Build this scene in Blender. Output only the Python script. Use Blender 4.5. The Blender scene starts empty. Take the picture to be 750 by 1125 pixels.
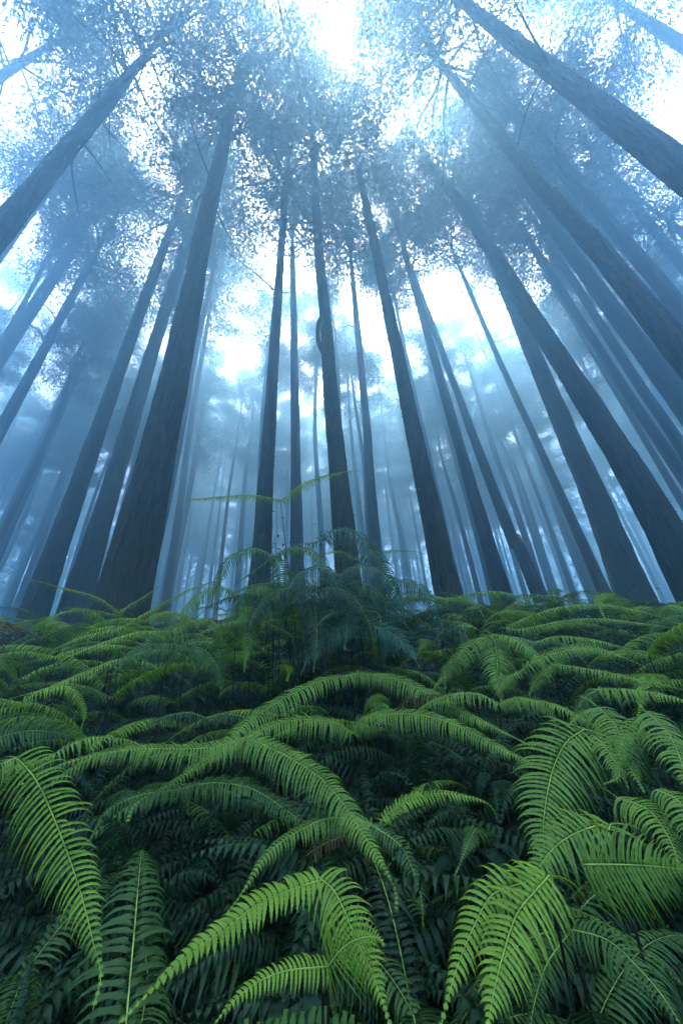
import bpy, math, random
import numpy as np
from mathutils import Vector, Matrix, noise as mnoise

random.seed(7)
RNG = np.random.default_rng(11)
scene = bpy.context.scene
COL = scene.collection
R = math.radians

# ------------------------------------------------------------------ camera
FPX, CX, CY = 406.0, 375.0, 562.5          # photograph is 750 x 1125
CAM = np.array([0.0, 0.0, 1.3])
u = np.array([-45.0, 712.5, -406.0]); u /= np.linalg.norm(u)
cf = np.array([0.0, 0.0, -1.0])
wy = cf - cf.dot(u) * u; wy /= np.linalg.norm(wy)
wx = np.cross(wy, u)
ROT = np.array([wx, wy, u])                 # camera -> world
cam = bpy.data.cameras.new('camera')
camo = bpy.data.objects.new('camera', cam); COL.objects.link(camo)
cam.sensor_fit = 'VERTICAL'; cam.sensor_height = 36.0; cam.sensor_width = 24.0
cam.lens = FPX / 1125.0 * 36.0
cam.clip_start = 0.02; cam.clip_end = 2000
camo.matrix_world = Matrix.Translation(Vector(CAM)) @ Matrix(ROT.tolist()).to_4x4()
scene.camera = camo


def ray(x, y):
    p = np.array([x - CX, CY - y, -FPX])
    return ROT @ (p / np.linalg.norm(p))


def at(x, y, d):
    """The point d metres away along the sight line through photo pixel (x, y)."""
    return CAM + ray(x, y) * d


def pix(P):
    q = ROT.T @ (np.asarray(P) - CAM)
    if q[2] > -1e-4:
        return None
    return CX + FPX * q[0] / -q[2], CY - FPX * q[1] / -q[2]


# ------------------------------------------------------------------ terrain
TY = [-140, -20, -3, 0, 1, 2, 3, 5, 8, 15, 40, 140]
TZ = [-0.6, -0.1, 0.0, 0.08, 0.28, 0.70, 1.12, 1.80, 2.5, 3.6, 5.6, 10.0]


def ground_z(x, y):
    z = float(np.interp(y, TY, TZ))
    z += 0.10 * mnoise.noise(Vector((x * .5, y * .5, 3.1))) + 0.04 * mnoise.noise(Vector((x * 1.9, y * 1.9, 7.7)))
    return z


# ------------------------------------------------------------------ object helpers
def mesh_obj(name, verts, faces, mats, parent=None, edges=(), smooth=True, mat_idx=None):
    me = bpy.data.meshes.new(name)
    me.from_pydata([tuple(v) for v in verts], list(edges), faces)
    if not isinstance(mats, (list, tuple)):
        mats = [mats]
    for m in mats:
        me.materials.append(m)
    if smooth:
        me.polygons.foreach_set('use_smooth', [True] * len(me.polygons))
    if mat_idx is not None:
        me.polygons.foreach_set('material_index', mat_idx)
    me.update()
    return link(name, me, parent)


def link(name, me, parent=None):
    o = bpy.data.objects.new(name, me)
    COL.objects.link(o)
    if parent is not None:
        o.parent = parent
    return o


def thing(name, label, cat, loc=(0, 0, 0), rz=0.0, group=None):
    o = bpy.data.objects.new(name, None)
    o.empty_display_size = 0.1
    COL.objects.link(o)
    o.location = loc
    o.rotation_euler = (0, 0, rz)
    o['label'] = label; o['category'] = cat
    if group:
        o['group'] = group
    return o


# ------------------------------------------------------------------ materials
def new_mat(name):
    m = bpy.data.materials.new(name); m.use_nodes = True
    nt = m.node_tree; nt.nodes.clear()
    return m, nt


def N(nt, t, **kw):
    n = nt.nodes.new(t)
    for k, v in kw.items():
        if k.startswith('i_'):
            n.inputs[k[2:].replace('_', ' ')].default_value = v
        else:
            setattr(n, k, v)
    return n


def ramp(nt, stops):
    n = nt.nodes.new('ShaderNodeValToRGB')
    el = n.color_ramp.elements
    while len(el) < len(stops):
        el.new(0.5)
    for e, (p, c) in zip(el, stops):
        e.position = p; e.color = (*c, 1)
    return n


def leaf_material(name, tint=True, base=(.06, .12, .03), rough=.42, trans=.3, spec=.4, scale=9):
    m, nt = new_mat(name); L = nt.links.new
    out = N(nt, 'ShaderNodeOutputMaterial')
    tc = N(nt, 'ShaderNodeTexCoord')
    nz = N(nt, 'ShaderNodeTexNoise'); nz.inputs['Scale'].default_value = scale; nz.inputs['Detail'].default_value = 4
    L(tc.outputs['Object'], nz.inputs['Vector'])
    rp = ramp(nt, [(.3, (.62, .66, .62)), (.55, (1, 1, 1)), (.75, (1.25, 1.15, .95))])
    L(nz.outputs['Fac'], rp.inputs['Fac'])
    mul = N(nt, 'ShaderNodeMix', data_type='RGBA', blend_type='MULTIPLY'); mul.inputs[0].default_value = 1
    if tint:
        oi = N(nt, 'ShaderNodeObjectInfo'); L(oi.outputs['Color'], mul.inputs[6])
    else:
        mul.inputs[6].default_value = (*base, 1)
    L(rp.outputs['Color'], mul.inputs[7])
    p = N(nt, 'ShaderNodeBsdfPrincipled')
    p.inputs['Roughness'].default_value = rough
    p.inputs['Specular IOR Level'].default_value = spec
    L(mul.outputs[2], p.inputs['Base Color'])
    bp = N(nt, 'ShaderNodeBump'); bp.inputs['Strength'].default_value = .25; bp.inputs['Distance'].default_value = .004
    n2 = N(nt, 'ShaderNodeTexNoise'); n2.inputs['Scale'].default_value = 160
    L(tc.outputs['Object'], n2.inputs['Vector']); L(n2.outputs['Fac'], bp.inputs['Height'])
    L(bp.outputs['Normal'], p.inputs['Normal'])
    if trans > 0:
        tr = N(nt, 'ShaderNodeBsdfTranslucent')
        hs = N(nt, 'ShaderNodeHueSaturation'); hs.inputs['Saturation'].default_value = 1.15; hs.inputs['Value'].default_value = 1.2
        L(mul.outputs[2], hs.inputs['Color']); L(hs.outputs['Color'], tr.inputs['Color'])
        mx = N(nt, 'ShaderNodeMixShader'); mx.inputs[0].default_value = trans
        L(p.outputs[0], mx.inputs[1]); L(tr.outputs[0], mx.inputs[2]); L(mx.outputs[0], out.inputs['Surface'])
    else:
        L(p.outputs[0], out.inputs['Surface'])
    return m


def bark_material(name, lo=(.012, .009, .007), hi=(.085, .066, .044), moss=.65):
    m, nt = new_mat(name); L = nt.links.new
    out = N(nt, 'ShaderNodeOutputMaterial')
    tc = N(nt, 'ShaderNodeTexCoord')
    mp = N(nt, 'ShaderNodeMapping'); mp.inputs['Scale'].default_value = (16, 16, 1.7)
    L(tc.outputs['Object'], mp.inputs['Vector'])
    nz = N(nt, 'ShaderNodeTexNoise'); nz.inputs['Scale'].default_value = 1.6; nz.inputs['Detail'].default_value = 7; nz.inputs['Roughness'].default_value = .68
    L(mp.outputs[0], nz.inputs['Vector'])
    rp = ramp(nt, [(.36, lo), (.68, hi)])
    L(nz.outputs['Fac'], rp.inputs['Fac'])
    n2 = N(nt, 'ShaderNodeTexNoise'); n2.inputs['Scale'].default_value = 2.6; n2.inputs['Detail'].default_value = 6; n2.inputs['Roughness'].default_value = .7
    L(tc.outputs['Object'], n2.inputs['Vector'])
    r2 = ramp(nt, [(.46, (0, 0, 0)), (.62, (moss, moss, moss))])
    L(n2.outputs['Fac'], r2.inputs['Fac'])
    mx = N(nt, 'ShaderNodeMix', data_type='RGBA')
    L(r2.outputs['Color'], mx.inputs[0]); L(rp.outputs['Color'], mx.inputs[6]); mx.inputs[7].default_value = (.022, .038, .010, 1)
    # pale lichen flecks
    n3 = N(nt, 'ShaderNodeTexNoise'); n3.inputs['Scale'].default_value = 26; n3.inputs['Detail'].default_value = 3
    L(tc.outputs['Object'], n3.inputs['Vector'])
    r3 = ramp(nt, [(.66, (0, 0, 0)), (.72, (.7, .7, .7))])
    L(n3.outputs['Fac'], r3.inputs['Fac'])
    m3 = N(nt, 'ShaderNodeMix', data_type='RGBA')
    L(r3.outputs['Color'], m3.inputs[0]); L(mx.outputs[2], m3.inputs[6]); m3.inputs[7].default_value = (.085, .092, .066, 1)
    p = N(nt, 'ShaderNodeBsdfPrincipled'); p.inputs['Roughness'].default_value = .9; p.inputs['Specular IOR Level'].default_value = .2
    L(m3.outputs[2], p.inputs['Base Color'])
    bp = N(nt, 'ShaderNodeBump'); bp.inputs['Strength'].default_value = 1.0; bp.inputs['Distance'].default_value = .07
    L(nz.outputs['Fac'], bp.inputs['Height']); L(bp.outputs['Normal'], p.inputs['Normal'])
    L(p.outputs[0], out.inputs['Surface'])
    return m


def plain_mat(name, c, rough=.7, tint=False):
    m, nt = new_mat(name); L = nt.links.new
    out = N(nt, 'ShaderNodeOutputMaterial'); p = N(nt, 'ShaderNodeBsdfPrincipled')
    tc = N(nt, 'ShaderNodeTexCoord'); nz = N(nt, 'ShaderNodeTexNoise'); nz.inputs['Scale'].default_value = 22
    L(tc.outputs['Object'], nz.inputs['Vector'])
    rp = ramp(nt, [(.3, tuple(x * .65 for x in c)), (.7, tuple(x * 1.3 for x in c))])
    L(nz.outputs['Fac'], rp.inputs['Fac'])
    L(rp.outputs['Color'], p.inputs['Base Color']); p.inputs['Roughness'].default_value = rough; p.inputs['Specular IOR Level'].default_value = .12
    L(p.outputs[0], out.inputs['Surface'])
    return m


M_FERN = leaf_material('fern_leaf', tint=True, trans=.38, rough=.46, spec=.22)
M_RIB = plain_mat('fern_midrib', (.24, .30, .06), .5)
M_STEM = plain_mat('fern_stem', (.018, .016, .012), .6)
M_BARK = bark_material('mossy_bark')
M_BARKF = bark_material('grey_bark', (.016, .014, .012), (.055, .048, .040), .3)
M_NEEDLE = leaf_material('cedar_needles', tint=False, base=(.040, .062, .030), trans=.22, rough=.6, spec=.2, scale=.8)
M_BROAD = leaf_material('broad_leaf', tint=False, base=(.009, .030, .012), trans=.08, rough=.55, spec=.15, scale=14)
M_MOSS = leaf_material('trunk_moss', tint=False, base=(.030, .046, .014), trans=.15, rough=.8, spec=.1, scale=3)
M_SHRUB = leaf_material('shrub_leaf', tint=False, base=(.035, .075, .032), trans=.2, rough=.45, spec=.4, scale=6)


def ground_material():
    m, nt = new_mat('forest_floor'); L = nt.links.new
    out = N(nt, 'ShaderNodeOutputMaterial'); p = N(nt, 'ShaderNodeBsdfPrincipled')
    tc = N(nt, 'ShaderNodeTexCoord')
    nz = N(nt, 'ShaderNodeTexNoise'); nz.inputs['Scale'].default_value = 7; nz.inputs['Detail'].default_value = 8
    L(tc.outputs['Object'], nz.inputs['Vector'])
    rp = ramp(nt, [(.3, (.007, .006, .004)), (.52, (.020, .014, .009)), (.7, (.012, .020, .007))])
    L(nz.outputs['Fac'], rp.inputs['Fac']); L(rp.outputs['Color'], p.inputs['Base Color'])
    p.inputs['Roughness'].default_value = .95
    bp = N(nt, 'ShaderNodeBump'); bp.inputs['Strength'].default_value = .8; bp.inputs['Distance'].default_value = .06
    L(nz.outputs['Fac'], bp.inputs['Height']); L(bp.outputs['Normal'], p.inputs['Normal'])
    L(p.outputs[0], out.inputs['Surface'])
    return m


# ground: one sheet, finer near the camera
def axis(lim, fine, n_f, n_c):
    a = np.linspace(-fine, fine, n_f)
    g = fine + (lim - fine) * np.linspace(0, 1, n_c + 1)[1:] ** 2
    return np.concatenate([-g[::-1], a, g])


gx = axis(130, 9, 60, 24); gy = axis(130, 9, 60, 24)
gv = [(x, y, ground_z(x, y)) for y in gy for x in gx]
nx = len(gx)
gf = [(j * nx + i, j * nx + i + 1, (j + 1) * nx + i + 1, (j + 1) * nx + i) for j in range(len(gy) - 1) for i in range(nx - 1)]
g = mesh_obj('ground', gv, gf, ground_material()); g['kind'] = 'structure'


# ------------------------------------------------------------------ tubes
def frame_from(t):
    a = np.array([0, 0, 1.0]) if abs(t[2]) < .9 else np.array([1.0, 0, 0])
    x = np.cross(a, t); x /= np.linalg.norm(x)
    return x, np.cross(t, x)


def tube(pts, rad, seg=6):
    """verts, faces of one tapered tube"""
    pts = np.asarray(pts, float); n = len(pts)
    T = np.gradient(pts, axis=0); T /= np.linalg.norm(T, axis=1)[:, None] + 1e-12
    x, y = frame_from(T[0]); V = []
    for i in range(n):
        x = x - T[i] * x.dot(T[i]); x /= np.linalg.norm(x); y = np.cross(T[i], x)
        for k in range(seg):
            a = 2 * math.pi * k / seg
            V.append(pts[i] + rad[i] * (x * math.cos(a) + y * math.sin(a)))
    F = [(i * seg + k, i * seg + (k + 1) % seg, (i + 1) * seg + (k + 1) % seg, (i + 1) * seg + k) for i in range(n - 1) for k in range(seg)]
    F.append(tuple(range(seg))[::-1]); F.append(tuple(range((n - 1) * seg, n * seg)))
    return V, F


def catmull(P, n):
    P = np.asarray(P, float)
    if len(P) == 2:
        s = np.linspace(0, 1, n)[:, None]
        return P[0] * (1 - s) + P[1] * s
    Q = np.vstack([2 * P[0] - P[1], P, 2 * P[-1] - P[-2]])
    out = []
    for i in range(len(P) - 1):
        p0, p1, p2, p3 = Q[i:i + 4]
        for t in np.linspace(0, 1, 24, endpoint=False):
            out.append(.5 * (2 * p1 + (p2 - p0) * t + (2 * p0 - 5 * p1 + 4 * p2 - p3) * t * t + (3 * p1 - p0 - 3 * p2 + p3) * t ** 3))
    out.append(P[-1]); out = np.array(out)
    d = np.concatenate([[0], np.cumsum(np.linalg.norm(np.diff(out, axis=0), axis=1))])
    s = np.linspace(0, d[-1], n)
    return np.stack([np.interp(s, d, out[:, k]) for k in range(3)], 1)


# ------------------------------------------------------------------ fern fronds
def frond_geometry(curve, half, npin=None, K=8, ref=(0, -.35, 1), droop=1.0, seed=0, base=.55, wide=1.0, tail=.10):
    """One pinnate frond: a spine along curve and npin leaflets a side, each a folded, toothed, drooping strip joined to the spine."""
    rg = np.random.default_rng(seed)
    curve = np.asarray(curve, float)
    length = np.linalg.norm(np.diff(curve, axis=0), axis=1).sum()
    if npin is None:
        npin = int(np.clip(length / max(.011, half * .092), 28, 88))
    C = catmull(curve, npin * 2 + 1) if len(curve) < npin * 2 + 1 else curve
    T = np.gradient(C, axis=0); T /= np.linalg.norm(T, axis=1)[:, None]
    ref = np.asarray(ref, float); ref = ref / np.linalg.norm(ref)
    V = [tuple(c) for c in C]; F = []; E = [(i, i + 1) for i in range(len(C) - 1)]
    down = np.array([0, 0, -1.0])
    Nn_prev = None
    for i in range(npin):
        t = (i + .5) / npin
        a, b = 2 * i, 2 * i + 1
        tt = T[a]
        nrm = ref - tt * ref.dot(tt); nl = np.linalg.norm(nrm)
        if Nn_prev is not None:
            pv = Nn_prev - tt * Nn_prev.dot(tt); pv /= np.linalg.norm(pv)
            nrm = pv * (1 - min(1, nl) * .6) + (nrm / max(nl, 1e-6)) * min(1, nl) * .6
        nrm /= np.linalg.norm(nrm); Nn_prev = nrm
        side = np.cross(tt, nrm)
        # profile of leaflet length
        pr = (base + (1 - base) * min(1, t / .28) ** .8) if t < .28 else max(tail * (1 - .4 * t), (1 - ((t - .28) / .64) ** 1.35)) if t < .92 else tail * .6
        fwd = .18 + .35 * t
        for sgn in (-1, 1):
            Lp = half * pr * rg.uniform(.86, 1.08)
            if rg.random() < .03:
                Lp *= rg.uniform(.25, .7)
            out = side * sgn + tt * (fwd + rg.normal(0, .06)) + nrm * rg.normal(.08, .07)
            out /= np.linalg.norm(out)
            dr = droop * 2.0 * rg.uniform(.8, 1.2)
            seglen = Lp / K
            d = out.copy(); p = (C[a] + C[b]) / 2
            w0 = np.linalg.norm(C[b] - C[a]) * 1.52 * wide
            prev = None
            for k in range(1, K + 1):
                s = k / K
                bend = down * .55 + (-nrm) * .45 - tt * .0
                d = d + (bend * dr * 2.0 * s ** 1.1 + tt * .12) / K
                d /= np.linalg.norm(d)
                p = p + d * seglen
                cr = tt - d * tt.dot(d); cr /= np.linalg.norm(cr) + 1e-9
                up = np.cross(d, cr) * -sgn
                w = w0 * (1.0 - s ** 2.2) * (1.0 if k % 2 else .72) + (.0006 if k == K else 0)
                cen = p + up * w * -.18 * 0
                v0 = len(V)
                fold = up * w * .22
                V.append(tuple(cen - cr * w * .5 - fold)); V.append(tuple(cen)); V.append(tuple(cen + cr * w * .5 - fold))
                if prev is None:
                    F.append((a, v0, v0 + 1)); F.append((a, v0 + 1, b)); F.append((b, v0 + 1, v0 + 2))
                else:
                    F.append((prev, v0, v0 + 1, prev + 1)); F.append((prev + 1, v0 + 1, v0 + 2, prev + 2))
                prev = v0
    return V, F, E, C, length


def build_frond(parent, curve, half, color, **kw):
    V, F, E, C, length = frond_geometry(curve, half, **kw)
    o = mesh_obj('frond', V, F, M_FERN, parent, edges=E)
    o.color = (*color, 1)
    r0 = min(.0019, .0011 + half * .006)
    n = len(C)
    tv, tf = tube(C[::2] if n > 20 else C, np.linspace(r0, r0 * .35, len(C[::2] if n > 20 else C)), 5)
    mesh_obj('midrib', tv, tf, M_RIB, o)
    return o


YOUNG_OR_LIT = (.170, .262, .020)  # young yellow-green; on the left bank also brightness put into the leaf colour
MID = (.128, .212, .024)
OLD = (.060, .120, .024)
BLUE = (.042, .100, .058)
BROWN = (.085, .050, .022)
SHADED = (.022, .052, .016)  # shade of the thicket put into the leaf colour


def stem_curve(top, base, n=7, sway=.04, seed=0):
    rg = np.random.default_rng(seed)
    top = np.asarray(top); base = np.asarray(base)
    mid = (top + base) / 2 + np.array([rg.uniform(-sway, sway), rg.uniform(-sway, sway), 0])
    return catmull([base, mid, top], n)


HERO_PIX = []      # (x, y, d) samples, so that filler plants stay out of the way


def hero_fern(label, node, fronds, name='forked_fern', group=None, base_off=(0.0, 0.12), extra_stem=None):
    """node = (x, y, d). fronds = list of dict(p=[(x,y)...], d=(d0,d1), h=half px, c=colour ...)"""
    nd = at(*node)
    bx, by = nd[0] + base_off[0], nd[1] + base_off[1]
    bz = ground_z(bx, by)
    t = thing(name, label, 'fern', (bx, by, bz), 0, group)
    O = np.array([bx, by, bz])
    sc = stem_curve(nd - O, np.array([0, 0, -.03]), 8, .03, int(node[0] * 7 + node[1]))
    v, f = tube(sc, np.linspace(.0042, .0024, len(sc)), 6)
    mesh_obj('stem', v, f, M_STEM, t)
    for k, fr in enumerate(fronds):
        P = fr['p']; d0, d1 = fr['d']
        n = len(P)
        cum = np.concatenate([[0], np.cumsum([math.hypot(P[i + 1][0] - P[i][0], P[i + 1][1] - P[i][1]) for i in range(n - 1)])])
        cum = cum / cum[-1]
        pts = [at(x, y, d0 + (d1 - d0) * s) for (x, y), s in zip(P, cum)]
        if fr.get('join', True) and np.linalg.norm(pts[0] - nd) > .004:
            pts = [nd] + pts
        pts = np.array(pts) - O
        dm = (d0 + d1) / 2
        mp = P[n // 2]
        ct = FPX / math.sqrt(FPX ** 2 + (mp[0] - CX) ** 2 + (mp[1] - CY) ** 2)
        half = fr['h'] * dm * ct / FPX * 1.04
        kw = {q: fr[q] for q in ('droop', 'ref', 'base', 'npin', 'wide', 'tail') if q in fr}
        fc = fr.get('c', MID)
        build_frond(t, pts, half, fc, K=12 if dm < 1.9 else 7, seed=int(P[0][0] * 13 + P[-1][1] * 7 + k), **kw)
        cc = catmull(pts, 12) + O
        HERO_PIX.extend([(*pix(q), np.linalg.norm(q - CAM), fr['h']) for q in cc if pix(q)])
    return t


def F_(p, d, h, c=MID, **kw):
    return dict(p=p, d=d, h=h, c=c, **kw)


TOCAM = (0, -.8, .7)
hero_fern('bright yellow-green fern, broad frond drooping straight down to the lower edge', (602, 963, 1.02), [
    F_([(602, 963), (585, 982), (567, 1005), (552, 1050), (540, 1100), (533, 1150)], (1.02, .86), 56, YOUNG_OR_LIT, ref=(-.15, -.8, .9), droop=.8, base=.95),
    F_([(602, 963), (575, 970), (542, 982), (523, 1012), (500, 1068), (482, 1135)], (1.05, .92), 46, YOUNG_OR_LIT, ref=(-.3, -.7, .9), droop=.8, base=.75)])
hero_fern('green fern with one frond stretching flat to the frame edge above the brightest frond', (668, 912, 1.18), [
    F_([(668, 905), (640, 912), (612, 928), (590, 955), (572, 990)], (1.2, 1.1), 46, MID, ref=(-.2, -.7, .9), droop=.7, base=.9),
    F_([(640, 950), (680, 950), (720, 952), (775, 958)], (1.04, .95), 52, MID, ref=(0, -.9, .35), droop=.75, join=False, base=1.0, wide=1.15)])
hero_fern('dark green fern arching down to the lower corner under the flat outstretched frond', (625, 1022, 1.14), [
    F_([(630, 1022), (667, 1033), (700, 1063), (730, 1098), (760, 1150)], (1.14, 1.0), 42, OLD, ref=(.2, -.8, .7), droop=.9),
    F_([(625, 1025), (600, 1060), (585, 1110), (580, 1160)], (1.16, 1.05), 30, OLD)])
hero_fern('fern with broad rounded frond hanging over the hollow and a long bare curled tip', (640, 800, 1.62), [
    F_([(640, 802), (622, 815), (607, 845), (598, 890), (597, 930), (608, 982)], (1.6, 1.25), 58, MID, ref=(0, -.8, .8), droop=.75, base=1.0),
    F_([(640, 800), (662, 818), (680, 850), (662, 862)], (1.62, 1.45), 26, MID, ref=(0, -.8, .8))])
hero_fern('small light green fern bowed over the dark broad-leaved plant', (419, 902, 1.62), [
    F_([(421, 899), (445, 880), (480, 872), (515, 876), (537, 884), (547, 903)], (1.62, 1.6), 19, YOUNG_OR_LIT, ref=(0, -.5, .9)),
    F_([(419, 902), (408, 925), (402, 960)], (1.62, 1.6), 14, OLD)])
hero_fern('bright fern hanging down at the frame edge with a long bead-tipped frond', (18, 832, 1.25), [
    F_([(18, 832), (40, 858), (63, 908), (87, 975), (103, 1037), (111, 1072), (102, 1110)], (1.25, 1.05), 50, YOUNG_OR_LIT, ref=(.1, -.85, .7), droop=1.05, base=.9, npin=44, wide=.75),
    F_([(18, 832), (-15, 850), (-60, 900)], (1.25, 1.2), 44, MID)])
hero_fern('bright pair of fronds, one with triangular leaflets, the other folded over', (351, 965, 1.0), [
    F_([(351, 967), (318, 978), (283, 993), (250, 1019), (213, 1044), (173, 1081), (128, 1128)], (1.0, .88), 27, YOUNG_OR_LIT, ref=(0, -.45, .8), droop=.35, base=1.0, npin=34, wide=1.35),
    F_([(351, 965), (367, 979), (383, 1012), (393, 1037), (408, 1067), (430, 1130)], (1.0, .86), 42, YOUNG_OR_LIT, ref=(0, -.75, .8), droop=.75, base=1.0)])
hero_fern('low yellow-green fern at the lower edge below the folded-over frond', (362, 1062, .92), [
    F_([(360, 1062), (318, 1066), (283, 1079), (252, 1105), (225, 1140)], (.92, .82), 20, YOUNG_OR_LIT, ref=(-.1, -.6, .8), droop=.55, base=1.0),
    F_([(362, 1060), (376, 1042), (395, 1031), (415, 1030), (422, 1040)], (.9, .84), 42, YOUNG_OR_LIT, ref=(0, -.9, .4), droop=.6, base=.9)])
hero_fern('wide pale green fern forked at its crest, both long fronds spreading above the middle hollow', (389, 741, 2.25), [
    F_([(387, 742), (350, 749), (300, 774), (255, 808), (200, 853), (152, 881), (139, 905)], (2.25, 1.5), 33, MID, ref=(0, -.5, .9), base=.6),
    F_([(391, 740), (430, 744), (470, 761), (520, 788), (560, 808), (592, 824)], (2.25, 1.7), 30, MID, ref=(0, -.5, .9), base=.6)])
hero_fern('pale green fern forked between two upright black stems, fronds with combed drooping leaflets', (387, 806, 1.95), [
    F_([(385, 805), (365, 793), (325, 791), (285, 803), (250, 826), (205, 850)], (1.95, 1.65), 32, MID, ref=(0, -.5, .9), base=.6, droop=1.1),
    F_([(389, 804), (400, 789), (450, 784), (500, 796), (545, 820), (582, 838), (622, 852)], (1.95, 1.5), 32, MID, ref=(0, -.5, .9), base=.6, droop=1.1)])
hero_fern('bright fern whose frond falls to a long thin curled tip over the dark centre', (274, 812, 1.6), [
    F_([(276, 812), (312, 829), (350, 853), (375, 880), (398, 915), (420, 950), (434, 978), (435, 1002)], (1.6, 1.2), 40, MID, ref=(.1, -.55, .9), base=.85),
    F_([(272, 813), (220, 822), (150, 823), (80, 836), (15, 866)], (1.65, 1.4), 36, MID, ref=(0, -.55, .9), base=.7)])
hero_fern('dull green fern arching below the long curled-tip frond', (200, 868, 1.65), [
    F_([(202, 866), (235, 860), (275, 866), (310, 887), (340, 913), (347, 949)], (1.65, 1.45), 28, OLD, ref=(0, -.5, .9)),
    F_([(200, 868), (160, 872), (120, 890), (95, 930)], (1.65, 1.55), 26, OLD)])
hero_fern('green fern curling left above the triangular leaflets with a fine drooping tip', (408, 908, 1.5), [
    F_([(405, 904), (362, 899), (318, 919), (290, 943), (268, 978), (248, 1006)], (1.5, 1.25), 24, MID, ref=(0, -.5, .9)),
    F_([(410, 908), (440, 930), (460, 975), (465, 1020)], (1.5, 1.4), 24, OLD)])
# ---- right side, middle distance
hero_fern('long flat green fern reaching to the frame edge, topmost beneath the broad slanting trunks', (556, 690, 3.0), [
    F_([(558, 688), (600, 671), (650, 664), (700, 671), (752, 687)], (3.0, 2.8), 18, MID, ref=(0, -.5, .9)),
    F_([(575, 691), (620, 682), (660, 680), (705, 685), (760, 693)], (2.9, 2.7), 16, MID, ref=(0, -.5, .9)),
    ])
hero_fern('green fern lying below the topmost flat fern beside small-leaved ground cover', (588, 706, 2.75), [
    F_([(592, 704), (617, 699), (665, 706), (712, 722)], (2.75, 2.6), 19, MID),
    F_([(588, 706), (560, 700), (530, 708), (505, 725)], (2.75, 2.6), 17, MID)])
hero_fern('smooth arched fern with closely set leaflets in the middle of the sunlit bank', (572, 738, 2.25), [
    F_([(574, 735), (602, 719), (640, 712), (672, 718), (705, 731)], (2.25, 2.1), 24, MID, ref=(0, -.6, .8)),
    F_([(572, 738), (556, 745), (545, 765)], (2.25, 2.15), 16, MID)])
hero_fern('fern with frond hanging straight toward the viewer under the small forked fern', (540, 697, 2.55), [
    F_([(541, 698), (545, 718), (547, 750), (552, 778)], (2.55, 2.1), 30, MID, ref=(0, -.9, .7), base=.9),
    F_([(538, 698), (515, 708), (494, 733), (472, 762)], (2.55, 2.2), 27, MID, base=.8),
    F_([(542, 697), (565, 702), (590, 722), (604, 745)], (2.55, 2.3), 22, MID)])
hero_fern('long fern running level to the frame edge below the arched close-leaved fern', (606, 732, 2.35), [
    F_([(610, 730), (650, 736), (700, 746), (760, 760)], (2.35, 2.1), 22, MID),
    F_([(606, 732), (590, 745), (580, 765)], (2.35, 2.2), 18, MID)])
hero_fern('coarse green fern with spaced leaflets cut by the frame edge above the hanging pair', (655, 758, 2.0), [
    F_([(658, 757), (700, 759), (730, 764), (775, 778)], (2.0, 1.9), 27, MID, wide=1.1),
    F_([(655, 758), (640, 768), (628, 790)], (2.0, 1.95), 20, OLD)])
hero_fern('forked fern at the centre of the bank, one frond curling into a short hook', (548, 774, 2.0), [
    F_([(551, 772), (568, 767), (590, 772), (606, 786), (611, 805)], (2.0, 1.9), 22, MID, base=.8),
    F_([(546, 773), (526, 763), (498, 763), (468, 774), (445, 792)], (2.0, 1.85), 24, MID),
    F_([(570, 770), (600, 772), (635, 787), (668, 808)], (2.0, 1.8), 22, MID)])
hero_fern('fern drooping toward the viewer with fanned leaflets and thin whip tip', (655, 777, 1.75), [
    F_([(658, 778), (676, 798), (687, 833), (708, 872)], (1.75, 1.5), 38, MID, ref=(0, -.8, .7), base=.9),
    F_([(655, 778), (636, 786), (622, 800)], (1.75, 1.7), 24, MID)])
hero_fern('large fern spilling down at the frame edge above the tangle of drooping fronds', (708, 782, 1.55), [
    F_([(712, 784), (733, 805), (748, 838), (758, 880)], (1.55, 1.35), 42, MID, ref=(.1, -.8, .7), base=.9),
    F_([(708, 783), (690, 800), (680, 830), (690, 868)], (1.6, 1.5), 24, MID)])
hero_fern('bright layered fern drooping at the frame edge just above the flat outstretched frond', (676, 876, 1.35), [
    F_([(680, 877), (712, 890), (735, 922), (748, 960)], (1.35, 1.15), 42, MID, ref=(0, -.8, .7), base=.9),
    F_([(720, 868), (745, 880), (765, 915), (772, 960)], (1.3, 1.15), 40, MID, ref=(0, -.8, .7), join=False)])
# ---- back rows
hero_fern('tall lone fern whose two thin fronds stand like wings in front of pale fog', (308, 550, 3.0), [
    F_([(306, 549), (276, 544), (228, 547), (190, 551), (186, 560)], (3.0, 2.9), 15, YOUNG_OR_LIT, ref=(0, -.5, 1), droop=.9, base=.7),
    F_([(310, 549), (332, 532), (360, 522), (394, 517), (399, 526)], (3.0, 2.9), 16, YOUNG_OR_LIT, ref=(0, -.5, 1), droop=.9, base=.7)], base_off=(.22, .05))
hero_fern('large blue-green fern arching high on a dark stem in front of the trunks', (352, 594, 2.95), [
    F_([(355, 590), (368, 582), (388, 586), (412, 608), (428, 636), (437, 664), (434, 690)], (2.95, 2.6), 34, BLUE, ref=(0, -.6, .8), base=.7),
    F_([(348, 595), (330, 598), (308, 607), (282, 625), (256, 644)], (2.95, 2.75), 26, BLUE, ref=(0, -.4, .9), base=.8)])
hero_fern('slim fern with short light frond pointing sideways behind the blue-green arch', (390, 615, 3.2), [
    F_([(392, 613), (420, 606), (452, 605), (480, 613)], (3.2, 3.1), 7, MID),
    F_([(388, 613), (375, 606), (360, 607), (345, 615)], (3.2, 3.1), 12, YOUNG_OR_LIT)])
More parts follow.
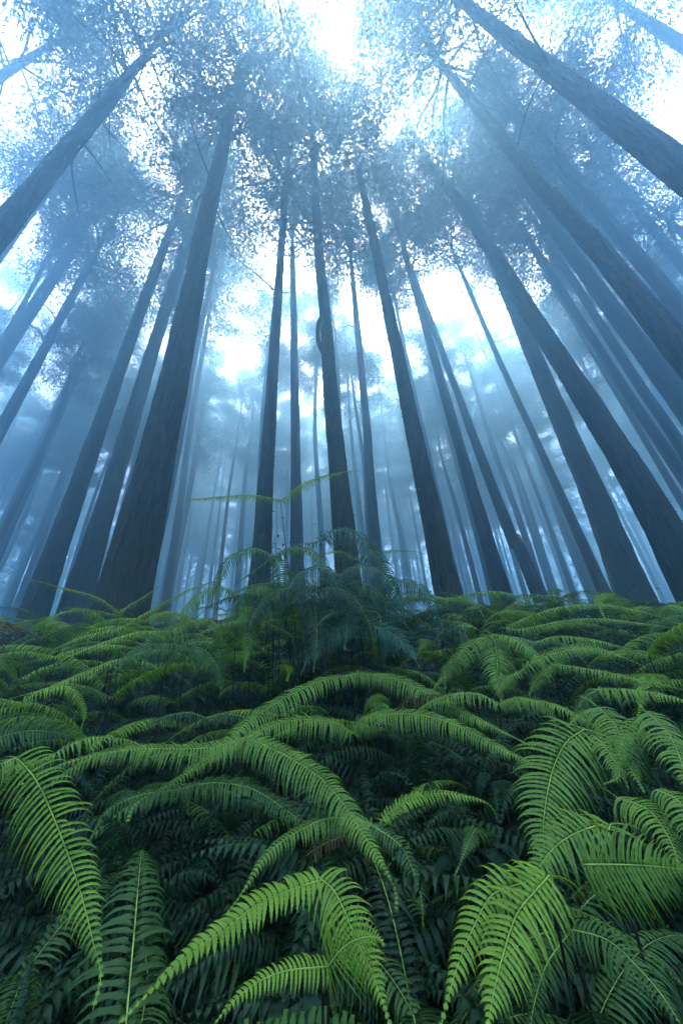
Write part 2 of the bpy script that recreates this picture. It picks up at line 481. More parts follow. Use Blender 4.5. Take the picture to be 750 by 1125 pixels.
hero_fern('two-tiered small fern on a black stem at the foot of the lone centre-right trunk', (494, 660, 3.0), [
    F_([(496, 658), (522, 651), (554, 651), (600, 667)], (3.0, 2.9), 14, MID, base=.6),
    F_([(492, 658), (472, 655), (448, 655), (425, 662)], (3.0, 2.9), 8, YOUNG_OR_LIT, base=.6),
    F_([(494, 682), (512, 685), (530, 695)], (3.0, 2.9), 9, MID, join=False), F_([(493, 682), (470, 679), (442, 681)], (3.0, 2.9), 8, MID, join=False)])
hero_fern('fern with one wiry frond stretched out over the pale gap beside the thickest trunk', (131, 674, 3.3), [
    F_([(130, 672), (107, 656), (67, 645), (22, 634), (19, 642)], (3.3, 3.2), 9, YOUNG_OR_LIT, base=.7),
    F_([(133, 671), (155, 657), (178, 643)], (3.3, 3.2), 12, YOUNG_OR_LIT),
    F_([(131, 676), (95, 669), (60, 668)], (3.3, 3.2), 9, YOUNG_OR_LIT)])
hero_fern('fern sending a thin light frond up past the foot of the thickest trunk', (134, 690, 3.1), [
    F_([(136, 688), (187, 658), (215, 645), (258, 633)], (3.1, 2.9), 11, YOUNG_OR_LIT, base=.8),
    F_([(132, 690), (90, 700), (45, 720)], (3.1, 3.0), 14, YOUNG_OR_LIT)])
hero_fern('light green umbrella-like fern with drooping end in front of dark backlit fronds', (190, 693, 2.75), [
    F_([(192, 691), (217, 680), (238, 686), (246, 718)], (2.75, 2.65), 20, YOUNG_OR_LIT, base=.8),
    F_([(188, 693), (145, 696), (85, 717), (50, 735)], (2.75, 2.5), 17, YOUNG_OR_LIT)])
hero_fern('pale fern folded over like a hand with a hooked tip near the frame edge', (24, 772, 2.0), [
    F_([(26, 770), (50, 757), (78, 756), (93, 780), (88, 806)], (2.0, 1.9), 19, YOUNG_OR_LIT, base=.8),
    F_([(22, 773), (0, 768), (-30, 780)], (2.0, 1.9), 24, YOUNG_OR_LIT)])
hero_fern('dark glossy fern with upright leaflets near the frame edge under the folded pale fern', (-6, 812, 1.85), [
    F_([(-4, 811), (28, 803), (60, 804), (92, 813)], (1.85, 1.8), 20, OLD, ref=(0, -.9, .2), droop=.3, wide=1.2),
    F_([(-6, 812), (-40, 825)], (1.85, 1.8), 20, OLD)])
hero_fern('short pale fern lying flat above the long bead-tipped frond', (52, 834, 1.65), [
    F_([(54, 832), (95, 812), (138, 813), (168, 825)], (1.65, 1.6), 22, MID),
    F_([(52, 834), (30, 838), (0, 850)], (1.65, 1.55), 26, MID)])
hero_fern('light fern cluster draped under the blue-green arch', (306, 640, 2.8), [
    F_([(305, 640), (280, 642), (255, 652), (238, 668)], (2.8, 2.7), 12, MID),
    F_([(307, 641), (318, 652), (330, 678)], (2.8, 2.6), 19, MID, ref=(0, -.8, .7)),
    F_([(304, 643), (290, 655), (282, 680)], (2.8, 2.6), 15, MID, ref=(0, -.8, .7))])
hero_fern('thin fern with two level light fronds crossing the dark stems at mid height', (293, 684, 2.6), [
    F_([(295, 682), (343, 673), (408, 671), (418, 688), (409, 708)], (2.6, 2.4), 8, YOUNG_OR_LIT),
    F_([(291, 683), (262, 682), (232, 690), (205, 706)], (2.6, 2.4), 11, MID),
    F_([(296, 685), (318, 697), (323, 710)], (2.6, 2.5), 6, YOUNG_OR_LIT)])
hero_fern('dark backlit fern whose combed leaflets stand out against deep shade', (205, 712, 2.5), [
    F_([(207, 711), (180, 707), (150, 716), (122, 742)], (2.5, 2.4), 32, OLD, ref=(0, -.9, .3)),
    F_([(207, 711), (225, 714), (240, 735), (243, 765)], (2.5, 2.4), 30, OLD, ref=(0, -.9, .3))])
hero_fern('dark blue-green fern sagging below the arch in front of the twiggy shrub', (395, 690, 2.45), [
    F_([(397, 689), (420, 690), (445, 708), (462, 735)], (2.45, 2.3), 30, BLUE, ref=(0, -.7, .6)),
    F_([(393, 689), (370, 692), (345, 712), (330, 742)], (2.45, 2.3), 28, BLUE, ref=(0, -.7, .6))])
hero_fern('dark fern in the central hollow beneath the wide pale forked fern', (225, 790, 2.0), [
    F_([(227, 789), (205, 783), (175, 790), (150, 806)], (2.0, 1.9), 26, SHADED),
    F_([(227, 789), (250, 784), (275, 790)], (2.0, 1.95), 26, SHADED)])
hero_fern('left-leaning level fern with rough leaflets on the far bank beside the frame edge', (60, 722, 2.8), [
    F_([(62, 721), (90, 712), (128, 709), (165, 716)], (2.8, 2.7), 17, YOUNG_OR_LIT),
    F_([(58, 721), (25, 716), (-20, 722)], (2.8, 2.7), 17, YOUNG_OR_LIT)])
hero_fern('green fern slanting down across the bank above the folded pale fern', (125, 725, 2.5), [
    F_([(123, 726), (95, 738), (55, 755), (10, 768)], (2.5, 2.3), 20, YOUNG_OR_LIT),
    F_([(127, 725), (150, 722), (175, 735)], (2.5, 2.4), 18, YOUNG_OR_LIT)])

for lab, nd_, dd, cc, hh in [
    ('dark fern crowning the central clump, fronds parted to both sides of its black stem', (300, 612), 2.75, OLD, 24),
    ('blue-green fern low in the central clump under the tall arching one', (372, 632), 2.6, BLUE, 28),
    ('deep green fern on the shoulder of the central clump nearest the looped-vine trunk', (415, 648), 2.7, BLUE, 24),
    ('green fern on the outer slope of the central clump toward the thickest trunk', (262, 655), 2.7, MID, 22),
    ('dark backlit fern filling the heart of the central clump', (338, 655), 2.5, SHADED, 30)]:
    x_, y_ = nd_
    hero_fern(lab, (x_, y_, dd), [
        F_([(x_ + 2, y_ - 1), (x_ + 22, y_ - 10), (x_ + 48, y_ - 2), (x_ + 66, y_ + 26), (x_ + 74, y_ + 58)], (dd, dd - .2), hh, cc, ref=(0, -.6, .8), base=.75),
        F_([(x_ - 2, y_ - 1), (x_ - 20, y_ - 9), (x_ - 46, y_ + 1), (x_ - 62, y_ + 28), (x_ - 68, y_ + 56)], (dd, dd - .2), hh, cc, ref=(0, -.6, .8), base=.75),
        F_([(x_, y_), (x_ + 8, y_ + 14), (x_ + 10, y_ + 48), (x_ + 6, y_ + 84)], (dd, dd - .3), hh, cc, ref=(0, -.8, .7), base=.75)])

# ------------------------------------------------------------------ filler ferns (copies share mesh data)
def arch_curve(L, lift, fall, bend, n=9):
    s = np.linspace(0, 1, n)
    ang = lift - (lift + fall) * s ** 1.1
    dx = np.cos(ang); dz = np.sin(ang)
    x = np.concatenate([[0], np.cumsum((dx[1:] + dx[:-1]) / 2)]) / (n - 1) * L
    z = np.concatenate([[0], np.cumsum((dz[1:] + dz[:-1]) / 2)]) / (n - 1) * L
    y = bend * s ** 2 * L
    return np.stack([x, y, z], 1)


PROTO = []; SIMPLE = []; EDGE = 652
for i in range(10):
    rg = np.random.default_rng(100 + i)
    cv = arch_curve(1.0, rg.uniform(.25, .75), rg.uniform(.5, 1.25), rg.uniform(-.22, .22))
    V, F, E, C, _ = frond_geometry(cv, rg.uniform(.13, .18), npin=int(rg.integers(42, 54)), K=6, ref=(0, 0, 1), droop=rg.uniform(.7, 1.2), seed=200 + i, base=.6)
    me = bpy.data.meshes.new('frond'); me.from_pydata(V, E, F); me.materials.append(M_FERN)
    me.polygons.foreach_set('use_smooth', [True] * len(me.polygons)); me.update()
    tv, tf = tube(C[::3], np.linspace(.0022, .0008, len(C[::3])), 5)
    mr = bpy.data.meshes.new('midrib'); mr.from_pydata([tuple(v) for v in tv], [], tf); mr.materials.append(M_RIB); mr.update()
    PROTO.append((me, mr, V, F))
    V, F, E, C, _ = frond_geometry(cv, rg.uniform(.15, .19), npin=30, K=3, ref=(0, 0, 1), droop=rg.uniform(.7, 1.2), seed=200 + i, base=.6)
    SIMPLE.append((np.array(V), F))
sv, sf = tube([(0, 0, -.05), (.012, .006, .3), (-.008, .01, .65), (0, 0, 1)], [.0045, .004, .0034, .0026], 6)
STEM_ME = bpy.data.meshes.new('stem'); STEM_ME.from_pydata([tuple(v) for v in sv], [], sf); STEM_ME.materials.append(M_STEM); STEM_ME.update()

HP = np.array(HERO_PIX)


def blocks_hero(P, slack=.05):
    for q in P:
        a = pix(q)
        if a is None:
            continue
        d = np.linalg.norm(q - CAM)
        k = np.hypot(HP[:, 0] - a[0], HP[:, 1] - a[1]) < HP[:, 3] * .55 + 7
        if k.any() and d < HP[k, 2].min() - slack:
            return True
    return False


def fill_fern(x, y, hh, L, az, col, label, group, nf=2):
    z = ground_z(x, y)
    idx = [random.randrange(len(PROTO)) for _ in range(nf)]
    azs = [az + (0 if k == 0 else math.pi) + random.uniform(-.45, .45) if nf == 2 else az + 2 * math.pi * k / nf + random.uniform(-.4, .4) for k in range(nf)]
    tl = [random.uniform(-.25, .2) for _ in range(nf)]
    rl = [random.uniform(-.3, .3) for _ in range(nf)]
    ls = [L * random.uniform(.8, 1.15) for _ in range(nf)]
    mats = []
    for k in range(nf):
        mats.append(Matrix.Translation((0, 0, hh)) @ Matrix.Rotation(azs[k], 4, 'Z') @ Matrix.Rotation(tl[k], 4, 'Y') @ Matrix.Rotation(rl[k], 4, 'X') @ Matrix.Scale(ls[k], 4))
    samp = []
    for k in range(nf):
        V = PROTO[idx[k]][2]
        for vi in range(0, 70, 9):
            w = mats[k] @ Vector(V[vi])
            samp.append(np.array([w.x + x, w.y + y, w.z + z]))
    # stay below the line of fern tops (a mound rises at the middle)
    for q in samp:
        a = pix(q)
        if a is not None and (a[1] < (612 + abs(a[0] - 340) * .5 if abs(a[0] - 340) < 80 else EDGE - 6 + 16 * mnoise.noise(Vector((a[0] * .02, 3, 5)))) or np.linalg.norm(q - CAM) < .55):
            return False
    if blocks_hero(samp):
        return False
    t = thing('forked_fern', label, 'fern', (x, y, z), 0, group)
    s = link('stem', STEM_ME, t); s.scale = (1, 1, hh)
    for k in range(nf):
        me, mr, _, _ = PROTO[idx[k]]
        f = link('frond', me, t); f.matrix_local = mats[k]
        v = random.uniform(.75, 1.25)
        if random.random() < .035:
            f['label'] = 'withered brown frond'; col = BROWN
        f.color = (col[0] * v, col[1] * v, col[2] * v, 1)
        link('midrib', mr, f)
    return True


placed = []
def spaced(x, y, r):
    for a, b in placed:
        if (a - x) ** 2 + (b - y) ** 2 < r * r:
            return False
    return True


n_fill = 0; tries = 0
while n_fill < 225 and tries < 9000:
    tries += 1
    y = .75 + 5.6 * random.random() ** 1.25
    x = random.uniform(-1, 1) * (y * .98 + .55)
    if not spaced(x, y, .13 + .035 * y):
        continue
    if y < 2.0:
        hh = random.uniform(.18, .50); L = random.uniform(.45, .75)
        col = random.choice([SHADED, OLD, OLD, MID]); lab = 'low shaded fern in the dark thicket under the taller ferns'; gr = 'low ferns in the dark thicket'
    else:
        hh = random.uniform(.40, .98); L = random.uniform(.6, 1.0)
        col = random.choice([YOUNG_OR_LIT, YOUNG_OR_LIT, MID, MID, OLD] if x < 0 else [YOUNG_OR_LIT, MID, MID, OLD, BLUE]); lab = 'green fern among many on the far bank below the trunks'; gr = 'ferns massed on the far bank'  # left half gets paler leaves, colour making up for weak light
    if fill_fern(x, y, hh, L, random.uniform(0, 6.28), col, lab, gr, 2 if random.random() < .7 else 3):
        placed.append((x, y)); n_fill += 1
for _ in range(120):
    y = random.uniform(2.5, 3.7); x = random.uniform(-.8, .35)
    if fill_fern(x, y, random.uniform(.8, 1.3), random.uniform(.5, .85), random.uniform(0, 6.28), random.choice([BLUE, BLUE, SHADED, OLD, MID]),
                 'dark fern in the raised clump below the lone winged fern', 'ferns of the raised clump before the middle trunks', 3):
        n_fill += 1
    if n_fill > 250:
        break
print('fill ferns', n_fill, 'tries', tries)

# dense undergrowth that nobody could count: one object
UV, UF = [], []
cnt = 0
for _ in range(5600):
    y = .35 + 9.0 * random.random() ** 1.5
    x = random.uniform(-1, 1) * (y * 1.0 + .7)
    z = ground_z(x, y)
    V, F = SIMPLE[random.randrange(len(SIMPLE))]
    L = random.uniform(.4, .75)
    hh = random.uniform(.02, .34) if y < 4 else random.uniform(.05, .65)
    Mx = Matrix.Translation((x, y, z + hh)) @ Matrix.Rotation(random.uniform(0, 6.28), 4, 'Z') @ Matrix.Rotation(random.uniform(-.5, .1), 4, 'Y') @ Matrix.Rotation(random.uniform(-.4, .4), 4, 'X') @ Matrix.Scale(L, 4)
    W = np.array(V) @ np.array(Mx.to_3x3()).T + np.array(Mx.translation)
    tip = W[60]
    a = pix(W[40])
    if np.linalg.norm(W[40] - CAM) < .6 or (a is not None and a[1] < 662):
        continue
    # only every leaflet's coarse strip is kept
    off = len(UV)
    UV.extend(W.tolist()); UF.extend([tuple(i + off for i in f) for f in F])
    cnt += 1
    if len(UF) > 2600000:
        break
ug = mesh_obj('fern_undergrowth', UV, UF, M_FERN); ug['kind'] = 'stuff'; ug.color = (*SHADED, 1)  # leaf colour carries the gloom under the taller ferns
print('undergrowth fronds', cnt, len(UF))


# ------------------------------------------------------------------ broad-leaved plants and shrubs
def leaf_blade(L, W, droop, n=26):
    V = []; F = []
    for i in range(n + 1):
        s = i / n
        w = W * (math.sin(math.pi * min(1, s * .97 + .03) ** .8)) * .5
        cx = L * (s - .12 * s * s * droop); cz = .25 * L * s - droop * L * .6 * s * s
        for k, c in enumerate((-1, -.5, 0, .5, 1)):
            rip = .022 * L * math.sin(s * 40 - abs(c) * 6) * (abs(c) > .2)
            V.append((cx - abs(c) * .12 * w, c * w, cz - abs(c) ** 1.3 * w * -.25 + rip))
    for i in range(n):
        for k in range(4):
            F.append((i * 5 + k, i * 5 + k + 1, (i + 1) * 5 + k + 1, (i + 1) * 5 + k))
    return V, F


LEAF = []
for k in range(3):
    v, f = leaf_blade(1, .62, .5 + .25 * k)
    me = bpy.data.meshes.new('leaf'); me.from_pydata(v, [], f); me.materials.append(M_BROAD)
    me.polygons.foreach_set('use_smooth', [True] * len(f)); me.update(); LEAF.append(me)


def broad_plant(label, spots, d, size):
    c = np.mean([at(x, y, d) for x, y, _ in spots], 0)
    bx, by = c[0], c[1] + .08; bz = ground_z(bx, by)
    t = thing('broadleaf_plant', label, 'plant', (bx, by, bz))
    O = np.array([bx, by, bz])
    sv, sf = tube([(0, 0, -.02), (.01, 0, (c - O)[2] * .5), (0, -.02, (c - O)[2])], [.006, .005, .003], 6)
    mesh_obj('stem', sv, sf, M_STEM, t)
    for i, (x, y, a) in enumerate(spots):
        p = at(x, y, d + random.uniform(-.04, .04)) - O
        b = p * .0 + np.array([0, -.01, p[2] - .03])
        lo = link('leaf', LEAF[i % 3], t)
        lo.location = p; lo.rotation_euler = (random.uniform(-.3, .3), R(25) + random.uniform(-.2, .3), R(a))
        lo.scale = (size * random.uniform(.85, 1.15),) * 3
        pv, pf = tube([tuple(b), tuple((b + p) / 2 + np.array([0, 0, .01])), tuple(p)], [.003, .0025, .002], 5)
        mesh_obj('petiole', pv, pf, M_STEM, t)


broad_plant('dark plant with wrinkled oval leaves in the hollow beside the hanging frond', [(510, 915, -120), (528, 932, -60), (545, 930, -30), (505, 945, 200), (540, 955, -80), (520, 955, -110)], 1.5, .095)
broad_plant('dark oval-leaved plant half hidden under the level frond above the hollow', [(548, 858, -100), (560, 850, -40), (538, 850, 190), (570, 862, -70)], 1.75, .10)
broad_plant('low dark oval-leaved plant at the lower edge between bright fronds', [(330, 1108, -110), (350, 1118, -50), (315, 1115, 200), (340, 1095, -90)], 1.2, .10)


def twig_shrub(label, node, h, spread, nb, leaf, seed, nl=9, name='twiggy_shrub'):
    rg = np.random.default_rng(seed)
    top = at(*node); bx, by = top[0], top[1] + .1; bz = ground_z(bx, by)
    t = thing(name, label, 'shrub', (bx, by, bz))
    H = top[2] - bz
    LV, LF = [], []
    for b in range(nb):
        az = rg.uniform(0, 6.28); k = rg.uniform(.5, 1.05)
        P = [np.array([rg.uniform(-.03, .03), rg.uniform(-.03, .03), -.02])]
        end = np.array([math.cos(az) * spread * k, math.sin(az) * spread * k * .6, H * rg.uniform(.6, 1.08)])
        P.append(end * .5 + np.array([rg.uniform(-.05, .05), 0, .08 * H])); P.append(end)
        c = catmull(P, 14)
        v, f = tube(c, np.linspace(.004, .0012, 14), 5)
        mesh_obj('stem', v, f, M_STEM, t)
        for j in range(nl):
            q = c[int(rg.integers(6, 14))] + rg.normal(0, .05, 3)
            q0 = c[min(13, int(rg.integers(6, 14)))]
            a2 = rg.uniform(0, 6.28); d = np.array([math.cos(a2), math.sin(a2), rg.uniform(-.6, .5)]); d /= np.linalg.norm(d)
            s = np.cross(d, [0, 0, 1]); s /= np.linalg.norm(s)
            l = leaf * rg.uniform(.6, 1.2); o = len(LV)
            LV += [q, q + d * l * .5 + s * l * .2 + np.array([0, 0, .1 * l]), q + d * l, q + d * l * .5 - s * l * .2 + np.array([0, 0, .1 * l])]
            LF += [(o, o + 1, o + 2, o + 3)]
    mesh_obj('leaves', LV, LF, M_SHRUB, t, smooth=False)


twig_shrub('thin dark twiggy shrub with tiny leaves behind the lone winged fern', (335, 575, 3.3), 1.2, .42, 11, .05, 5, 16)
twig_shrub('dark small-leaved shrub at the foot of the thick trunk near the frame edge', (705, 650, 4.2), 1, .35, 14, .05, 6, 26)
twig_shrub('sparse drooping shrub silhouetted against pale fog under the level frond', (535, 672, 3.4), 1, .15, 6, .045, 9, 10)

# small-leaved ground cover on the bank
GV, GF = [], []
for _ in range(9000):
    px, py = random.uniform(600, 760), random.uniform(684, 760)
    y = random.uniform(2.3, 5.5); x = random.uniform(.5, 1.25) * y
    z = ground_z(x, y) + random.uniform(.1, .62) + .25 * mnoise.noise(Vector((x * 2, y * 2, 0)))
    q = np.array([x, y, z]); a2 = random.uniform(0, 6.28)
    a = pix(q)
    if a is None or a[1] < 690 or blocks_hero([q], .1):
        continue
    d = np.array([math.cos(a2), math.sin(a2), random.uniform(-.5, .3)]); s = np.array([-d[1], d[0], random.uniform(-.3, .3)])
    l = random.uniform(.02, .045); o = len(GV)
    GV += [q, q + d * l * .5 + s * l * .3, q + d * l, q + d * l * .5 - s * l * .3]; GF += [(o, o + 1, o + 2, o + 3)]
gc = mesh_obj('ground_cover', GV, GF, M_SHRUB, smooth=False); gc['kind'] = 'stuff'


# ------------------------------------------------------------------ trees
def crown_geometry(H, Rm, nb, seed, sprays=16, blades=15):
    """Drooping cedar crown from z=0 to z=H: limbs with needle sprays on their outer parts. Returns verts, faces, material index."""
    rg = np.random.default_rng(seed)
    V = []; F = []; MI = []
    for b in range(nb):
        h = rg.random() ** .85 * .97
        z0 = h * H
        L = Rm * (1.0 - h) ** .55 * rg.uniform(.55, 1.15) * (.75 if h < .12 else 1) + .25
        az = b * 2.39996 + rg.uniform(-.5, .5)
        up = rg.uniform(.15, .75) + .5 * h
        dirh = np.array([math.cos(az), math.sin(az), 0])
        pts = []
        for k in range(7):
            s = k / 6
            pts.append(np.array([0, 0, z0]) + dirh * L * s + np.array([0, 0, L * (up * s - .75 * s * s * rg.uniform(.6, 1.2))]) + rg.normal(0, .04 * L, 3) * s)
        v, f = tube(pts, np.linspace(.022 + .006 * L, .004, 7), 4)
        o = len(V); V += v; F += [tuple(i + o for i in q) for q in f]; MI += [0] * len(f)
        pts = np.array(pts)
        nc = 2 + int(2.2 * L / Rm + rg.random())
        for j in range(nc):
            sp = .38 + .66 * (j + rg.random()) / nc
            i0 = min(5, int(min(sp, .999) * 6)); fr = min(sp, 1) * 6 - i0
            c = pts[i0] * (1 - fr) + pts[i0 + 1] * fr + rg.normal(0, .16, 3)
            cr = rg.uniform(.28, .66) * (.7 + .3 * L / Rm)
            n = int(blades * 12 * (cr / .38) ** 2)
            P = rg.normal(0, 1, (n, 3)) * np.array([cr, cr, cr * .55]) * .62
            P += (P[:, :1] * 0 + 1) * np.array([0, 0, -.10])
            D = P * .9 / cr + dirh * .5 + np.array([0, 0, -.45]) + rg.normal(0, .5, (n, 3))
            D /= np.linalg.norm(D, axis=1)[:, None]
            Wd = np.cross(D, rg.normal(0, 1, (n, 3))); Wd /= np.linalg.norm(Wd, axis=1)[:, None] + 1e-9
            bl = rg.uniform(.06, .16, n)[:, None]; bw = bl * rg.uniform(.11, .19, n)[:, None]
            P = P + c
            Q = np.stack([P, P + D * bl * .45 + Wd * bw, P + D * bl + np.array([0, 0, -.03]), P + D * bl * .5 - Wd * bw * .8], 1).reshape(-1, 3)
            o = len(V); V += list(Q); F += [(o + 4 * q, o + 4 * q + 1, o + 4 * q + 2, o + 4 * q + 3) for q in range(n)]; MI += [1] * n
    return V, F, MI


CROWNS = []
for k, (H, Rm, nb) in enumerate([(11, 2.7, 42), (9.5, 3.0, 38), (12, 2.4, 42), (8.5, 2.6, 33), (10, 3.1, 44), (12, 4.7, 84), (11.5, 4.3, 74), (11, 6.6, 120)]):
    V, F, MI = crown_geometry(H, Rm, nb, 40 + k)
    me = bpy.data.meshes.new('crown'); me.from_pydata([tuple(v) for v in V], [], F)
    me.materials.append(M_BARKF); me.materials.append(M_NEEDLE); me.polygons.foreach_set('material_index', MI); me.update()
    CROWNS.append((me, H))
    print('crown', len(F))


SWELL = .6


def trunk_geometry(path, rad, seg, rings, seed, rough=.06, flare=True):
    c = catmull(path, rings)
    hh = c[:, 2] - c[0, 2]
    rr = np.interp(hh, [p[0] for p in rad], [p[1] for p in rad])
    V = []; rg = np.random.default_rng(seed); ph = rg.uniform(0, 50)
    for i in range(rings):
        fl = 1 + (.30 * math.exp(-max(0, hh[i]) / .35) + SWELL * math.exp(-max(0, hh[i]) / 3.0) if flare else 0)
        for k in range(seg):
            a = 2 * math.pi * k / seg
            w = mnoise.noise(Vector((math.cos(a) * 2.6 + ph, math.sin(a) * 2.6, hh[i] * .55))) * rough
            w += mnoise.noise(Vector((math.cos(a) * 7 + ph, math.sin(a) * 7, hh[i] * 1.8))) * rough * .55
            if seg >= 20:
                w += mnoise.noise(Vector((math.cos(a) * 15 + ph, math.sin(a) * 15, hh[i] * 2.4))) * rough * .45 + mnoise.noise(Vector((math.cos(a) * 30, math.sin(a) * 30 + ph, hh[i] * 6))) * rough * .25
            r = rr[i] * (fl + w * 1.6 + (.16 * math.exp(-max(0, hh[i]) / .5) * math.cos(5 * a + ph) if flare else 0))
            V.append(c[i] + np.array([math.cos(a) * r, math.sin(a) * r, 0]))
    F = [(i * seg + k, i * seg + (k + 1) % seg, (i + 1) * seg + (k + 1) % seg, (i + 1) * seg + k) for i in range(rings - 1) for k in range(seg)]
    F.append(tuple(range((rings - 1) * seg, rings * seg)))
    return V, F, c


LISTED = []       # (x, y) of the placed trees


def hero_tree(label, pts, wpx, dia, top, crown, limbs=0, seg=22, crown_h=None, cr_scale=1.0, seed=0, bark=M_BARK, group=None, top_r=.30, keep=.3):
    """pts: photo pixels up the trunk; wpx = width in px at the first, dia = its metres there, top = height above its foot."""
    x0, y0 = pts[0]
    r0 = ray(x0, y0); D = 6.0
    for _ in range(6):                      # distance at which a trunk of this thickness looks as wide as in the photograph
        P1 = CAM + r0 * D
        e = np.cross(r0, [0, 0, 1]); e /= np.linalg.norm(e)
        a = np.array(pix(P1 - e * dia / 2)); b = np.array(pix(P1 + e * dia / 2))
        ax = np.array(pix(P1 + np.array([0, 0, .2]))) - np.array(pix(P1)); ax /= np.linalg.norm(ax)
        ab = b - a; wid = abs(ab[0] * ax[1] - ab[1] * ax[0])
        D *= wid / wpx
    P1 = CAM + r0 * D
    path = [P1]
    for (x, y) in pts[1:]:
        d = ray(x, y); dh = d[:2]; w = (P1 - CAM)[:2]
        s = w.dot(dh) / dh.dot(dh)
        path.append(CAM + d * s)
    path.sort(key=lambda p: p[2])
    if len(path) > 2:                       # mostly straight: pull the points toward the best straight line
        A = np.array(path); zz = A[:, 2]
        fx = np.polyfit(zz, A[:, 0], 1); fy = np.polyfit(zz, A[:, 1], 1)
        L_ = np.stack([np.polyval(fx, zz), np.polyval(fy, zz), zz], 1)
        path = [a * keep + b * (1 - keep) for a, b in zip(A, L_)]
    q0 = path[0]; g0 = ground_z(q0[0], q0[1])
    # carry the lean on down to the ground and up to the tip
    lean = (path[-1] - path[0])[:2] / max(1.0, path[-1][2] - path[0][2])
    lean = np.clip(lean, -.12, .12)
    base = np.array([q0[0] - lean[0] * (q0[2] - g0), q0[1] - lean[1] * (q0[2] - g0), 0]); base[2] = ground_z(base[0], base[1]) - .08
    zt = base[2] + top
    path = [p for p in path if p[2] < zt - 1.0 and p[2] > base[2] + .4]
    last = path[-1]
    tip = np.array([last[0] + lean[0] * .5 * (zt - last[2]), last[1] + lean[1] * .5 * (zt - last[2]), zt])
    full = [base] + path + [tip]
    LISTED.append((base[0], base[1]))
    h1 = P1[2] - base[2]; r1 = dia / 2 / (1 + SWELL * math.exp(-h1 / 3.0))
    def rad(h):
        q = h / top
        return r1 * (1 - .34 * q) / (1 - .34 * h1 / top) * (1 if q < .62 else max(.12, 1 - (q - .62) / .43))
    hs = np.linspace(0, top, 12)
    O = base.copy()
    t = thing('cedar_tree', label, 'tree', tuple(O), 0, group)
    rings = int(top * (7 if seg >= 20 else 2)); seg = seg * 2 if seg >= 20 else seg
    V, F, c = trunk_geometry(np.array(full) - O, [(h, rad(h)) for h in hs], seg, rings, seed + 1)
    rg = np.random.default_rng(seed + 77)
    mesh_obj('trunk', V, F, bark, t)
    if seg >= 40:                           # tufts of moss and small epiphytes roughen the near trunks
        nm = 4500; zc = rg.uniform(0, 1, nm) ** 1.3 * min(16, top * .6); aa = rg.uniform(0, 6.28, nm)
        cl = np.array([mnoise.noise(Vector((math.cos(a) * 1.2, math.sin(a) * 1.2 + seed, z * .5))) for a, z in zip(aa, zc)])
        sel = cl > -.12; zc, aa = zc[sel], aa[sel]; nm = len(zc)
        ci = np.searchsorted(c[:, 2], zc).clip(0, len(c) - 1)
        rr_ = np.array([rad(z) for z in zc]) * (1 + SWELL * np.exp(-zc / 3.0)) * .98
        nrm = np.stack([np.cos(aa), np.sin(aa), np.zeros(nm)], 1)
        P = c[ci] + nrm * rr_[:, None]; P[:, 2] = zc
        D = nrm * .45 + rg.normal(0, .6, (nm, 3)) + np.array([0, 0, -.35]); D /= np.linalg.norm(D, axis=1)[:, None]
        Wd = np.cross(D, rg.normal(0, 1, (nm, 3))); Wd /= np.linalg.norm(Wd, axis=1)[:, None]
        bl = rg.uniform(.015, .045, nm)[:, None]; bw = bl * .3
        Q = np.stack([P, P + D * bl * .5 + Wd * bw, P + D * bl, P + D * bl * .5 - Wd * bw], 1).reshape(-1, 3)
        mo = mesh_obj('moss_leaves', Q, [(4 * q, 4 * q + 1, 4 * q + 2, 4 * q + 3) for q in range(nm)], M_MOSS, t, smooth=False)
    me, CH = CROWNS[crown]
    ch = crown_h or top * .37
    i = np.searchsorted(c[:, 2], top - ch)
    i = min(i, len(c) - 2)
    co = link('crown', me, t); co.location = tuple(c[i]); s = ch / CH
    co.scale = (s * cr_scale, s * cr_scale, s); co.rotation_euler = ((c[-1] - c[i])[1] / -ch, (c[-1] - c[i])[0] / ch, rg.uniform(0, 6.28))
    for b in range(limbs):
        j = int(np.searchsorted(c[:, 2], rg.uniform(top * .38, top - ch * .7))); j = min(j, len(c) - 2)
        az = rg.uniform(0, 6.28); L = rg.uniform(.8, 2.4)
        dh = np.array([math.cos(az), math.sin(az), 0])
        P = [c[j], c[j] + dh * L * .4 + np.array([0, 0, L * rg.uniform(0, .3)]), c[j] + dh * L + np.array([0, 0, L * rg.uniform(-.1, .6)]) + rg.normal(0, .1, 3)]
        v, f = tube(catmull(P, 9), np.linspace(.035, .007, 9), 5)
        mesh_obj('branch', v, f, M_BARKF, t)
    print(label[:28], 'dist %.1f' % np.hypot(base[0], base[1]), 'base', base.round(1), 'h1 %.1f' % h1, 'lean', lean.round(3))
    return t, c, O


